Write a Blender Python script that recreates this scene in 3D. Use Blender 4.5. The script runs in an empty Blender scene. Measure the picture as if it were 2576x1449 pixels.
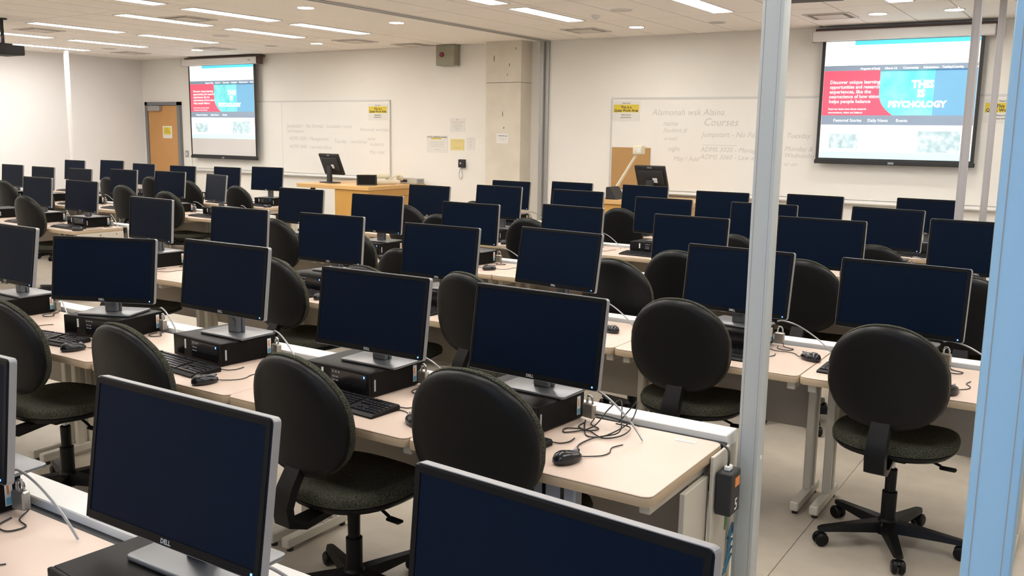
import bpy, bmesh, math, random
from mathutils import Vector, Matrix
random.seed(7)
S = bpy.context.scene
C = S.collection
PI = math.pi
R = math.radians

# ------------------------------------------------------------------ camera
CAM_H = 1.715
yaw, pitch, roll = R(32.843), R(9.456), R(-0.8386)
fwd = Vector((-math.sin(yaw)*math.cos(pitch), math.cos(yaw)*math.cos(pitch), -math.sin(pitch)))
rt = Vector((math.cos(yaw), math.sin(yaw), 0)); dn = fwd.cross(rt)
r2 = rt*math.cos(roll) + dn*math.sin(roll); d2 = dn*math.cos(roll) - rt*math.sin(roll)
cd = bpy.data.cameras.new('camera'); cam = bpy.data.objects.new('camera', cd); C.objects.link(cam)
cd.sensor_fit = 'HORIZONTAL'; cd.sensor_width = 36; cd.lens = 2332.5/2576*36; cd.clip_start = .02; cd.clip_end = 100
m = Matrix((r2, -d2, -fwd)).transposed().to_4x4(); m.translation = (0, 0, CAM_H); cam.matrix_world = m
S.camera = cam

# ------------------------------------------------------------------ light / view
S.view_settings.view_transform = 'Standard'; S.view_settings.look = 'None'
S.view_settings.exposure = 0.9; S.view_settings.gamma = 1.0; S.view_settings.use_curve_mapping = False
w = bpy.data.worlds.new('world'); S.world = w; w.use_nodes = True
bg = w.node_tree.nodes['Background']; bg.inputs[0].default_value = (.30, .55, 1.0, 1); bg.inputs[1].default_value = 1.6
TUBE = 15.0      # ceiling troffer emission
SPOT = 60.0      # recessed downlight emission

# ------------------------------------------------------------------ materials
MATS = {}
def mat(name, col, rough=.5, metal=0., noise=None, bump=None, emit=None, spec=.5, coat=0., alpha=None):
    if name in MATS: return MATS[name]
    mm = bpy.data.materials.new(name); mm.use_nodes = True; nt = mm.node_tree; b = nt.nodes['Principled BSDF']
    b.inputs['Base Color'].default_value = (*col, 1); b.inputs['Roughness'].default_value = rough
    b.inputs['Metallic'].default_value = metal; b.inputs['Specular IOR Level'].default_value = spec
    b.inputs['Coat Weight'].default_value = coat
    tc = None
    if noise or bump:
        tc = nt.nodes.new('ShaderNodeTexCoord')
    if noise:   # (scale, second colour, detail, low, high)
        sc, col2, det, lo, hi = noise
        n = nt.nodes.new('ShaderNodeTexNoise'); n.inputs['Scale'].default_value = sc; n.inputs['Detail'].default_value = det
        nt.links.new(tc.outputs['Object'], n.inputs['Vector'])
        r_ = nt.nodes.new('ShaderNodeValToRGB'); r_.color_ramp.elements[0].position = lo; r_.color_ramp.elements[1].position = hi
        r_.color_ramp.elements[0].color = (*col, 1); r_.color_ramp.elements[1].color = (*col2, 1)
        nt.links.new(n.outputs['Fac'], r_.inputs['Fac']); nt.links.new(r_.outputs['Color'], b.inputs['Base Color'])
    if bump:
        sc, st = bump
        n2 = nt.nodes.new('ShaderNodeTexNoise'); n2.inputs['Scale'].default_value = sc; n2.inputs['Detail'].default_value = 3
        nt.links.new(tc.outputs['Object'], n2.inputs['Vector'])
        bp = nt.nodes.new('ShaderNodeBump'); bp.inputs['Strength'].default_value = st; bp.inputs['Distance'].default_value = .003
        nt.links.new(n2.outputs['Fac'], bp.inputs['Height']); nt.links.new(bp.outputs['Normal'], b.inputs['Normal'])
    if emit is not None:
        b.inputs['Emission Color'].default_value = (*col, 1); b.inputs['Emission Strength'].default_value = emit
    MATS[name] = mm
    return mm
def s2l(r, g, b):
    f = lambda c: (c/255/12.92) if c/255 <= .04045 else ((c/255+.055)/1.055)**2.4
    return (f(r), f(g), f(b))

M_wall = mat('painted_wall', (.84, .81, .75), .8, noise=(1.5, (.82, .79, .73), 2, .35, .7), bump=(250, .05))
M_wall_l = mat('painted_side_wall', (.86, .845, .83), .8, noise=(1.2, (.84, .825, .81), 2, .35, .7))
M_tile = mat('ceiling_tile', (.95, .905, .85), .9, noise=(120, (.92, .875, .82), 2, .4, .6), bump=(300, .08))
M_grid = mat('ceiling_grid_backing', (.30, .25, .20), .9)  # brownish-grey backing that shows in the joints between tiles
M_drywall = mat('ceiling_drywall', (.95, .905, .85), .9)
M_floor = mat('vinyl_floor', (.46, .405, .33), .45, noise=(9, (.41, .36, .29), 6, .35, .7), spec=.4)
M_seam = mat('floor_seam', (.18, .15, .12), .8)
M_conc = mat('raw_concrete', (.70, .645, .54), .85, noise=(2.5, (.61, .56, .46), 6, .4, .75), bump=(60, .3))
M_conc_stain = mat('concrete_pit', (.20, .18, .15), .9)
M_top = mat('desk_laminate', (.62, .49, .40), .38, noise=(6, (.60, .47, .385), 4, .35, .7))
M_edge = mat('desk_edge_band', (.46, .35, .23), .5)
M_leg = mat('cream_metal', (.56, .52, .44), .45)
M_modesty = mat('modesty_panel_grey', (.33, .29, .24), .6)
M_chan = mat('white_trough_cover', (.74, .73, .70), .4)
M_slot = mat('black_slot', (.015, .015, .017), .5)
M_bez = mat('monitor_bezel_black', (.004, .0043, .0052), .4, spec=.15)
M_silver = mat('monitor_silver_edge', (.30, .30, .31), .4, .3)
M_walum = mat('light_aluminium', (.62, .61, .58), .45, .2)
M_pole2 = mat('grey_pole_paint', (.40, .385, .39), .5)
M_screen = mat('dark_screen', (.0030, .0072, .0185), .35, spec=.05)
M_logo = mat('grey_logo', (.45, .46, .48), .4)
M_blue = mat('blue_led', (.06, .2, 1), .4, emit=4)
M_stand = mat('monitor_stand_silver', (.19, .195, .205), .32, .6)
M_pc = mat('computer_black', (.005, .0042, .004), .45, noise=(30, (.007, .006, .0055), 2, .3, .7), spec=.12)
M_pcf = mat('computer_bezel', (.008, .0075, .0078), .5, spec=.15)
M_glossb = mat('gloss_black', (.006, .006, .008), .15)
M_lab = mat('paper_label', (.75, .75, .72), .6)
M_labc = mat('label_teal', (.15, .42, .55), .6)
M_labo = mat('label_orange', (.75, .25, .06), .6)
M_key = mat('keyboard_black', (.006, .006, .007), .45, spec=.2)
M_keyc = mat('keycap_black', (.012, .012, .015), .38)
M_mouse = mat('mouse_black', (.012, .012, .014), .22)
M_cord = mat('cord_black', (.012, .012, .012), .5)
M_steel = mat('steel_cable', (.36, .36, .36), .35, .5)
M_lock = mat('padlock_steel', (.38, .36, .31), .3, .7)
M_shell = mat('chair_plastic', (.0045, .0045, .0048), .42, spec=.22)
M_fab = mat('chair_fabric', (.016, .016, .013), .95, noise=(420, (.12, .12, .085), 2, .45, .65), spec=.1)
M_chrome = mat('chrome', (.5, .5, .5), .25, .9)
M_wood = mat('maple_veneer', (.60, .33, .085), .45, noise=(3, (.56, .30, .075), 5, .3, .7))
M_wood_t = mat('maple_top', (.66, .40, .16), .4)
M_door = mat('door_veneer', (.56, .29, .10), .5, noise=(3, (.53, .27, .09), 5, .3, .7))
M_frame = mat('grey_door_frame', (.19, .19, .20), .5)
M_alum = mat('aluminium_trim', (.40, .40, .39), .4, .4)
M_wb = mat('whiteboard_face', (.84, .815, .76), .3, noise=(2, (.82, .795, .74), 3, .3, .7))
M_ink = mat('faded_ink', (.60, .585, .545), .7)
M_paper = mat('white_paper', (.76, .74, .69), .8)
M_yel = mat('yellow_print', (.72, .56, .06), .8)
M_yelp = mat('yellow_paper', (.74, .62, .26), .8)
M_text = mat('print_black', (.05, .05, .05), .8)
M_textr = mat('print_grey', (.38, .36, .34), .8)
M_box = mat('grey_green_box', (.31, .30, .22), .6)
M_red = mat('red_button', (.25, .02, .06), .4)
M_dark = mat('matte_black', (.02, .02, .022), .6)
M_cork = mat('kraft_panel', (.47, .28, .11), .8, noise=(90, (.42, .24, .09), 3, .35, .65))
M_cream = mat('cream_plastic', (.72, .66, .50), .45)
M_pole = mat('power_pole_paint', (.46, .49, .485), .45)
M_poleb = mat('blue_light_pole_paint', (.30, .50, .66), .45)  # pale pole whose bluish light cast is put into the base colour
M_grey = mat('grey_plastic', (.30, .32, .36), .5)
M_cable = mat('network_cable_blue', (.05, .17, .26), .5)
M_green = mat('ground_wire_green', (.10, .22, .08), .5)
M_tan = mat('grey_equipment', (.45, .43, .38), .5)
M_diff = mat('troffer_lens', (1.0, .97, .93), .5, emit=TUBE)
M_spot = mat('downlight_lens', (1.0, .95, .88), .5, emit=SPOT)
M_white = mat('white_enamel', (.76, .74, .71), .5)
M_metalvent = mat('vent_white', (.66, .62, .57), .6)
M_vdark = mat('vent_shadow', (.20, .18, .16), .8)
M_brown = mat('screen_case_rail', (.11, .07, .06), .6)
M_scr = mat('projection_fabric', (.70, .68, .66), .8)
M_teal_item = mat('teal_plastic', (.10, .45, .55), .5)

# ------------------------------------------------------------------ mesh helpers
class MB:
    def __init__(s): s.bm = bmesh.new()
    def box(s, x0, x1, y0, y1, z0, z1, bev=0, seg=1, rot=None, about=None):
        r = bmesh.ops.create_cube(s.bm, size=1)
        vs = r['verts']
        bmesh.ops.scale(s.bm, vec=(x1-x0, y1-y0, z1-z0), verts=vs)
        bmesh.ops.translate(s.bm, vec=((x0+x1)/2, (y0+y1)/2, (z0+z1)/2), verts=vs)
        if bev:
            es = list({e for v in vs for e in v.link_edges})
            g = bmesh.ops.bevel(s.bm, geom=es, offset=bev, segments=seg, affect='EDGES', profile=.5)
            vs = list({v for f in g['faces'] for v in f.verts} | {v for v in vs if v.is_valid})
        if rot is not None:
            bmesh.ops.rotate(s.bm, verts=vs, cent=about or (0, 0, 0), matrix=rot)
        return s
    def prism(s, pts, a0, a1, axis='z', bev=0, seg=2):
        def P(p, h):
            if axis == 'z': return (p[0], p[1], h)
            if axis == 'y': return (p[0], h, p[1])
            return (h, p[0], p[1])
        A = [s.bm.verts.new(P(p, a0)) for p in pts]; B = [s.bm.verts.new(P(p, a1)) for p in pts]
        n = len(pts); f0 = s.bm.faces.new(A[::-1]); f1 = s.bm.faces.new(B)
        sd = [s.bm.faces.new((A[i], A[(i+1) % n], B[(i+1) % n], B[i])) for i in range(n)]
        bmesh.ops.recalc_face_normals(s.bm, faces=[f0, f1]+sd)
        if bev:
            es = list(f0.edges)+list(f1.edges)
            bmesh.ops.bevel(s.bm, geom=es, offset=bev, segments=seg, affect='EDGES', profile=.5)
        return s
    def tube(s, pts, r, n=6, cap=True):
        pts = [Vector(p) for p in pts]; rings = []
        if len(pts) > 3 and not isinstance(r, (list, tuple)):
            q = []; N = len(pts)
            for i in range(N-1):
                p0, p1, p2, p3 = pts[max(i-1, 0)], pts[i], pts[i+1], pts[min(i+2, N-1)]
                for j in range(5):
                    t = j/5
                    q.append(.5*((2*p1)+(p2-p0)*t+(2*p0-5*p1+4*p2-p3)*t*t+(3*p1-p0-3*p2+p3)*t**3))
            pts = q+[pts[-1]]
        up = Vector((0, 0, 1))
        for i, p in enumerate(pts):
            t = (pts[min(i+1, len(pts)-1)]-pts[max(i-1, 0)]).normalized()
            a = t.cross(up)
            if a.length < .05: a = t.cross(Vector((0, 1, 0)))
            a.normalize(); b = t.cross(a)
            rr = r[i] if isinstance(r, (list, tuple)) else r
            rings.append([s.bm.verts.new(p+(a*math.cos(2*PI*k/n)+b*math.sin(2*PI*k/n))*rr) for k in range(n)])
        fs = []
        for i in range(len(rings)-1):
            for k in range(n):
                fs.append(s.bm.faces.new((rings[i][k], rings[i][(k+1) % n], rings[i+1][(k+1) % n], rings[i+1][k])))
        if cap:
            fs.append(s.bm.faces.new(rings[0][::-1])); fs.append(s.bm.faces.new(rings[-1]))
        bmesh.ops.recalc_face_normals(s.bm, faces=fs)
        return s
    def lathe(s, prof, n=20, c=(0, 0, 0), axis='z', cap=True):
        rings = []
        for (r, h) in prof:
            ring = []
            for k in range(n):
                a = 2*PI*k/n
                p = (r*math.cos(a), r*math.sin(a), h)
                if axis == 'y': p = (p[0], p[2], p[1])
                if axis == 'x': p = (p[2], p[0], p[1])
                ring.append(s.bm.verts.new((p[0]+c[0], p[1]+c[1], p[2]+c[2])))
            rings.append(ring)
        fs = []
        for i in range(len(rings)-1):
            for k in range(n):
                fs.append(s.bm.faces.new((rings[i][k], rings[i][(k+1) % n], rings[i+1][(k+1) % n], rings[i+1][k])))
        if cap: fs.append(s.bm.faces.new(rings[0])); fs.append(s.bm.faces.new(rings[-1]))
        bmesh.ops.recalc_face_normals(s.bm, faces=fs)
        return s
    def rings(s, rs):
        V = [[s.bm.verts.new(p) for p in r] for r in rs]; n = len(rs[0]); fs = []
        for i in range(len(V)-1):
            for k in range(n):
                fs.append(s.bm.faces.new((V[i][k], V[i][(k+1) % n], V[i+1][(k+1) % n], V[i+1][k])))
        fs.append(s.bm.faces.new(V[0])); fs.append(s.bm.faces.new(V[-1]))
        bmesh.ops.recalc_face_normals(s.bm, faces=fs)
        return s
    def quad(s, *p):
        s.bm.faces.new([s.bm.verts.new(q) for q in p]); return s
    def mesh(s, name, smooth=35):
        me = bpy.data.meshes.new(name); s.bm.to_mesh(me); s.bm.free()
        if smooth and len(me.polygons):
            me.polygons.foreach_set('use_smooth', [True]*len(me.polygons)); me.set_sharp_from_angle(angle=R(smooth))
        return me
    def build(s, name, m, parent=None, smooth=35, **kw):
        me = s.mesh(name, smooth); me.materials.append(m)
        return add(name, me, parent, **kw)

def add(name, me, parent=None, loc=None, rot=None, label=None):
    o = bpy.data.objects.new(name, me); C.objects.link(o)
    if parent is not None: o.parent = parent
    if loc is not None: o.location = loc
    if rot is not None: o.rotation_euler = rot
    if label: o['label'] = label
    return o
def B(): return MB()
def thing(name, label, cat, loc=(0, 0, 0), rz=0, group=None):
    o = bpy.data.objects.new(name, None); C.objects.link(o); o.empty_display_size = .1
    o.location = loc; o.rotation_euler = (0, 0, rz); tag(o, label, cat, group); return o
def tag(o, label, cat, group=None):
    o['label'] = label; o['category'] = cat
    if group: o['group'] = group
    return o
def struct(o): o['kind'] = 'structure'; return o
def copy_tree(o, parent=None):
    c = o.copy(); C.objects.link(c); c.parent = parent
    for ch in list(o.children): copy_tree(ch, c)
    return c
def rrect(x0, x1, y0, y1, r, n=4):
    out = []
    for cx, cy, a0 in ((x1-r, y1-r, 0), (x0+r, y1-r, 90), (x0+r, y0+r, 180), (x1-r, y0+r, 270)):
        for k in range(n+1):
            a = R(a0+90*k/n); out.append((cx+r*math.cos(a), cy+r*math.sin(a)))
    return out
_tc = {}
def text_mesh(t, size, bold=0.0, shear=0.0):
    key = (t, size, bold, shear)
    if key in _tc: return _tc[key]
    cu = bpy.data.curves.new('text', 'FONT'); cu.body = t; cu.size = size; cu.offset = bold; cu.shear = shear; cu.resolution_u = 2
    ob = bpy.data.objects.new('text', cu); C.objects.link(ob)
    dg = bpy.context.evaluated_depsgraph_get(); dg.update()
    me = bpy.data.meshes.new_from_object(ob.evaluated_get(dg)); me.name = 'lettering'
    C.objects.unlink(ob); bpy.data.objects.remove(ob)
    _tc[key] = me
    return me
def lettering(t, size, m, parent, x, z, y, bold=0.0, name='lettering', center=False, maxw=None, shear=0.0):
    """flat lettering standing on a wall that faces -Y"""
    me = text_mesh(t, size, bold, shear).copy(); me.materials.clear(); me.materials.append(m)
    xs = [v.co.x for v in me.vertices] or [0]
    wd = max(xs)-min(xs)
    o = add(name, me, parent)
    sc = 1.0
    if maxw and wd > maxw: sc = maxw/wd
    o.scale = (sc, 1, 1)
    o.location = (x-(wd*sc/2 if center else 0), y, z); o.rotation_euler = (PI/2, 0, 0)
    return o

# ------------------------------------------------------------------ room shell
YW, XL, XR, YB, ZC = 11.0, -15.32, 2.6, -2.6, 2.951
floor = struct(B().box(XL-.1, XR+.1, YB-.1, YW+.1, -.08, -.004).build('floor', M_seam, None, 0))
x = -1.0-1.83*8
while x < XR+.1:
    a, b = max(x, XL-.1), min(x+1.83, XR+.1)
    B().box(a+.0015, b-.0015, YB-.1, YW+.1, -.02, 0).build('vinyl_sheet', M_floor, floor, 0)
    x += 1.83
struct(B().box(XL-.1, XR+.1, YW, YW+.12, 0, ZC+.2).build('wall_front', M_wall, None, 0))
struct(B().box(XL-.12, XL, YB-.1, YW+.1, 0, ZC+.2).build('wall_left', M_wall_l, None, 0))
struct(B().box(XR, XR+.12, YB-.1, YW+.1, 0, ZC+.2).build('wall_right', M_wall, None, 0))
# back wall with an unseen wide window, added for its cool daylight
bw = B()
wx0, wx1, wz0, wz1 = -1.9, 2.3, .95, 2.5
bw.box(XL-.1, wx0, YB-.12, YB, 0, ZC+.2); bw.box(wx1, XR+.1, YB-.12, YB, 0, ZC+.2)
bw.box(wx0, wx1, YB-.12, YB, 0, wz0); bw.box(wx0, wx1, YB-.12, YB, wz1, ZC+.2)
struct(bw.build('wall_back', M_wall, None, 0))
wf = B()
for xx in (wx0, (wx0+wx1)/2-.03, wx1-.06): wf.box(xx, xx+.06, YB-.1, YB-.02, wz0, wz1)
wf.box(wx0, wx1, YB-.1, YB-.02, wz0, wz0+.06); wf.box(wx0, wx1, YB-.1, YB-.02, wz1-.06, wz1)
struct(wf.build('added_window_1', M_alum, None, 0))
# ceiling: backing, tiles in a 20 x 60 inch module, a plain bulkhead beside the partition track
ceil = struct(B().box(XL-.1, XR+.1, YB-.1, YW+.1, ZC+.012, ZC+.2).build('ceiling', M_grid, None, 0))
TX, TY = .508, 1.524
BX0, BX1 = -7.62, -6.50            # bulkhead
B().box(BX0, BX1, YB, YW, ZC-.004, ZC+.02).build('bulkhead_board', M_drywall, ceil, 0)
tile_me = {}
def tile(a, b, c, d):
    g = .006
    key = (round(b-a, 3), round(d-c, 3))
    if key not in tile_me:
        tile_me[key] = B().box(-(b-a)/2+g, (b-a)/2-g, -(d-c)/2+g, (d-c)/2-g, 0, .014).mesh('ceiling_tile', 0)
        tile_me[key].materials.append(M_tile)
    return key
ylines = [6.35+TY*k for k in range(-6, 4)]
far = B()
for (xa, xb, step) in ((BX1, XR+.05, TX), (BX0, XL-.05, -TX)):
    x = xa
    while (x < xb if step > 0 else x > xb):
        a, b = (x, min(x+step, xb)) if step > 0 else (max(x+step, xb), x)
        for k, y in enumerate(ylines):
            c, d = max(y, YB), min(y+TY, YW)
            if d-c < .05 or b-a < .03: continue
            if d > 6.0:
                kk = tile(a, b, c, d); add('ceiling_tile', tile_me[kk], ceil, loc=((a+b)/2, (c+d)/2, ZC))
            else:
                far.box(a+.006, b-.006, c+.006, d-.006, ZC, ZC+.014)
        x += step
o = far.build('ceiling_tiles_overhead', M_tile, ceil, 0); o['kind'] = 'stuff'
# partition track on the ceiling and its wall channel
t = B(); t.box(-6.635, -6.60, YB, YW-.02, ZC-.016, ZC+.001); t.box(-6.56, -6.525, YB, YW-.02, ZC-.016, ZC+.001)
struct(t.build('trim_1', M_alum, None, 0))
t = B(); t.box(-6.66, -6.605, YW-.07, YW, 0, ZC); t.box(-6.60, -6.545, YW-.03, YW, 0, ZC)
struct(t.build('trim_2', M_alum, None, 0))
# concrete column
col = struct(B().box(-7.40, -6.83, 10.73, YW+.02, 2.40, ZC).box(-7.40, -6.83, 10.73, YW+.02, 0, 2.392).build('concrete_column', M_conc, None, 0))
B().box(-7.398, -6.832, 10.732, YW, 2.39, 2.402).build('casting_joint', M_conc_stain, col, 0)
for (px, pz, ww, hh) in ((-7.27, 2.72, .03, .12), (-7.02, 2.63, .02, .06), (-7.12, 1.98, .018, .10), (-7.1, 1.79, .03, .03), (-6.92, 2.84, .02, .04), (-7.05, 2.5, .015, .04)):
    pts = [(px+ww*.5*math.cos(a*PI/4)*random.uniform(.5, 1), pz+hh*.5*math.sin(a*PI/4)*random.uniform(.6, 1)) for a in range(8)]
    B().prism(pts, 10.7285, 10.732, 'y').build('pit_mark', M_conc_stain, col, 0)
struct(B().box(-15.3, -15.27, YB, YW-.02, 0, .1).build('baseboard_left', M_dark, None, 0))
struct(B().box(-14.2, -7.45, YW-.012, YW-.0005, 0, .1).build('baseboard_front', M_dark, None, 0))

# door
door = struct(B().box(-15.12, -14.30, YW-.045, YW-.005, .01, 2.12).build('door_1', M_door, None, 0))
fr = B(); fr.box(-15.20, -15.13, YW-.06, YW, 0, 2.19); fr.box(-14.29, -14.22, YW-.06, YW, 0, 2.19); fr.box(-15.20, -14.22, YW-.06, YW, 2.13, 2.19)
fr.build('door_frame', M_frame, door, 0)
B().box(-15.05, -14.72, YW-.12, YW-.046, 2.03, 2.12, .008).build('door_closer', M_alum, door)
B().tube([(-14.36, YW-.05, 1.02), (-14.36, YW-.1, 1.02), (-14.48, YW-.1, 1.02)], .012, 8).build('door_handle', M_chrome, door)

# ------------------------------------------------------------------ ceiling fixtures
def ceiling_pos(kind, x, y):
    side = 'right' if x > -6.6 else 'left'
    return side
def troffer(x, y, wd=.2, ln=1.19, label=None):
    t = thing('ceiling_light', label, 'light', (x, y, ZC), 0, 'linear ceiling lights')
    f = B(); g = .02
    for a in ((-wd/2-g, -wd/2, -ln/2-g, ln/2+g), (wd/2, wd/2+g, -ln/2-g, ln/2+g), (-wd/2, wd/2, -ln/2-g, -ln/2), (-wd/2, wd/2, ln/2, ln/2+g)):
        f.box(*a, -.008, .003)
    f.build('frame', M_white, t, 0)
    B().box(-wd/2, wd/2, -ln/2, ln/2, -.003, .002).build('lens', M_diff, t, 0)
    n = 9
    l = B()
    for k in range(1, n): l.box(-wd/2, wd/2, -ln/2+ln*k/n-.0015, -ln/2+ln*k/n+.0015, -.007, -.003)
    l.build('louvre', M_white, t, 0)
    return t
names_x = {-14.24: 'by the left wall', -12.75: 'over the far left', -11.13: 'over mid left bank', -9.4: 'over left bank, right side', -8.26: 'over left aisle', -5.17: 'over right bank, left side', -3.48: 'over mid right bank', -1.8: 'over right bank, right side', .0: 'over right aisle'}
names_y = {8.63: 'long ceiling light, first row from front wall', 7.11: 'long ceiling light, second row from front wall', 5.58: 'long ceiling light, third row from front wall', 4.06: 'long ceiling light, fourth row from front wall', 2.54: 'long ceiling light, fifth row from front wall', 1.01: 'long ceiling light, sixth row from front wall', -.5: 'long ceiling light, rearmost row'}
for yy, ny in names_y.items():
    for xx, nx in names_x.items():
        if yy in (1.01,) or (yy, xx) in ((5.58, -11.13), (7.11, -1.8)): continue
        if yy < 6 and xx in (-9.4, -12.75): continue
        troffer(xx, yy, label=ny+', '+nx)
def downlight(x, y, label, on=True):
    t = thing('downlight', label, 'light', (x, y, ZC), 0, 'round recessed downlights')
    B().lathe([(.085, .001), (.085, -.006), (.10, -.006), (.103, .002)], 24, cap=False).build('trim_ring', M_white, t)
    B().lathe([(.001, -.004), (.082, -.004), (.082, .001)], 24).build('lens', M_spot if on else M_alum, t)
dl = [(-12.43, 9.95, 'left of the left screen', 1), (-10.75, 9.95, 'right of the left screen', 0), (-9.82, 9.95, 'over the left teacher desk', 1), (-7.11, 7.06, 'on the plain bulkhead, nearer', 1), (-7.11, 8.49, 'on the plain bulkhead, farther', 1),
      (-4.83, 10.05, 'over the right teacher desk', 1), (-3.85, 10.03, 'unlit, beside the pale post', 0), (-2.17, 10.03, 'above the right screen, left one', 1), (-1.47, 10.03, 'above the right screen, right one', 1)]
for x, y, s, on in dl: downlight(x, y, 'round recessed downlight '+s, on)
def vent(x, y, s):
    t = thing('air_vent', 'square ceiling air vent '+s, 'vent', (x, y, ZC), 0, 'square ceiling vents')
    f = B(); h = .23
    for a in ((-h, h, -h, -h+.03), (-h, h, h-.03, h), (-h, -h+.03, -h+.03, h-.03), (h-.03, h, -h+.03, h-.03)): f.box(*a, -.01, .002)
    f.build('frame', M_metalvent, t, 0)
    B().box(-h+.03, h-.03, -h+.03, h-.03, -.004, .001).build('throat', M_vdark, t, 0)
    B().box(-.15, .15, -.15, .15, -.013, -.006).build('face_plate', M_metalvent, t, 0)
for x, y, s in ((-9.03, 7.12, 'between two long lights'), (-5.52, 10.1, 'left of the right teacher desk'), (-2.62, 10.0, 'near the right screen'), (-9.05, 9.92, 'above the left teacher desk'), (-8.66, 10.7, 'against the front wall by the grey box'), (-11.9, 7.05, 'over the left bank of desks'), (-11.94, 9.9, 'in front of the left screen'), (-13.98, 9.85, 'near the left corner')):
    vent(x, y, s)
for x, y, s in ((-4.33, 8.65, 'over the right bank'), (-10.25, 8.6, 'over the left bank'), (-13.6, 9.2, 'near the left wall')):
    t = thing('ceiling_speaker', 'round ceiling speaker grille '+s, 'speaker', (x, y, ZC), 0, 'ceiling speakers')
    B().lathe([(.001, -.006), (.095, -.005), (.1, .002)], 24).build('grille', M_metalvent, t)
    B().lathe([(.1, .001), (.1, -.007), (.112, -.006), (.114, .002)], 24, cap=False).build('rim', M_white, t)
t = thing('smoke_detector', 'small white smoke detector on the right ceiling', 'detector', (-4.75, 8.9, ZC))
B().lathe([(.001, -.035), (.03, -.034), (.045, -.02), (.05, .001)], 20).build('housing', M_white, t)
B().lathe([(.001, -.042), (.012, -.041), (.015, -.034)], 12).build('sensor_cap', M_metalvent, t)

# ------------------------------------------------------------------ things on the front wall
def whiteboard(x0, x1, seams, label, zt=2.17, zb=1.03):
    t = thing('whiteboard', label, 'whiteboard', ((x0+x1)/2, YW, zb))
    ox = (x0+x1)/2; f = B()
    B().box(x0-ox, x1-ox, -.016, -.001, 0, zt-zb).build('writing_surface', M_wb, t, 0)
    f.box(x0-ox-.012, x1-ox+.012, -.022, -.001, zt-zb, zt-zb+.022); f.box(x0-ox-.018, x0-ox, -.022, -.001, -.012, zt-zb); f.box(x1-ox, x1-ox+.018, -.022, -.001, -.012, zt-zb)
    f.build('frame', M_walum, t, 0)
    for s in seams: B().box(s-ox-.003, s-ox+.003, -.0175, -.015, 0, zt-zb).build('panel_joint', M_walum, t, 0)
    B().prism([(-.001, -.05), (-.075, -.05), (-.085, -.035), (-.08, -.03), (-.02, -.012), (-.001, -.004)], x0-ox, x1-ox, 'x').build('marker_tray', M_chan, t)
    return t, ox, zb
wbL, oxL, zbL = whiteboard(-13.95, -9.35, (-11.66,), 'long whiteboard on the wall behind the left projection screen')
wbR, oxR, zbR = whiteboard(-5.58, -.75, (-3.36,), 'long whiteboard with handwriting behind the right projection screen')
def ink(par, ox, zb, s, x, z, size, mw=None): lettering(s, size, M_ink, par, x-ox, z-zb, -.0172, name='handwriting', maxw=mw, shear=.25)
for s, x, z, sz in (('Alamonah wsk Alaina', -5.02, 1.97, .11), ('name', -4.86, 1.84, .09), ('Student #', -4.86, 1.76, .08), ('e-mail', -4.84, 1.66, .07), ('night', -4.78, 1.53, .08), ('May / Add', -4.7, 1.41, .08),
                    ('Courses', -4.33, 1.845, .13), ('Jumpstart - No Form', -4.34, 1.71, .09), ('ode', -3.49, 1.71, .085), ('_________', -4.33, 1.62, .10), ('ADMS 3020 - Manage', -4.35, 1.53, .083), ('s', -3.46, 1.53, .085), ('ADMS 3060 - Law and', -4.35, 1.44, .083),
                    ('Tuesday', -3.30, 1.71, .085), ('Monday &', -3.31, 1.56, .08), ('Wednesday', -3.31, 1.485, .075), ('or on', -3.31, 1.385, .07)):
    ink(wbR, oxR, zbR, s, x, z, sz)
for s, x, z, sz in (('Jumpstart - No formal - Location room', -11.55, 1.76, .09), ('Information', -11.55, 1.68, .08), ('ADMS 3020 - Management', -11.5, 1.56, .08), ('Tuesday  - workshop', -10.5, 1.53, .08), ('ADMS 3060 - Law and ethics', -11.5, 1.43, .08), ('Alamonah workshop', -9.95, 1.72, .075), ('name', -9.8, 1.58, .075), ('Student #', -9.75, 1.5, .07), ('May / Add', -9.75, 1.38, .07)):
    ink(wbL, oxL, zbL, s, x, z, sz)
def notice(name, x, z, wd, ht, label, paper=M_paper, y=YW, lines=(), bars=(), cat='notice', tilt=0):
    t = thing(name, label, cat, (x, y, z))
    t.rotation_euler = (0, tilt, 0)
    B().box(-wd/2, wd/2, -.003, -.0008, -ht/2, ht/2).build('sheet', paper, t, 0)
    for (u0, u1, v0, v1, mm) in bars: B().box(u0*wd, u1*wd, -.0038, -.0028, v0*ht, v1*ht).build('colour_band', mm, t, 0)
    for (s, v, sz, mm, bo) in lines: lettering(s, sz, mm, t, 0, v*ht, -.0045, bo, center=True, maxw=wd*.92)
    return t
def quiet(x, z, label, y=YW-.018):
    notice('quiet_sign', x, z, .39, .25, label, y=y, cat='sign', bars=((-.46, .46, -.06, .33, M_yel),),
           lines=(('Please Note', .375, .022, M_text, .0003), ('This is a', .14, .046, M_text, .0012), ('Quiet Work Area', -.025, .046, M_text, .0012), ('Please keep the', -.21, .022, M_text, .0004), ('noise level down.', -.34, .022, M_text, .0004)))
quiet(-5.38, 2.02, 'yellow and white quiet sign at the left end of the right whiteboard')
quiet(-9.575, 2.01, 'yellow and white quiet sign at the right end of the left whiteboard')
quiet(-1.05, 2.02, 'yellow and white quiet sign right of the right projection screen')
notice('door_notice', -14.59, 1.65, .26, .22, 'white notice with a yellow centre on the wooden door', y=YW-.046, bars=((-.38, .38, -.2, .4, M_yel),), lines=(('Quiet', .17, .03, M_text, 0), ('Work Area', -.02, .03, M_text, 0)))
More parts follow.
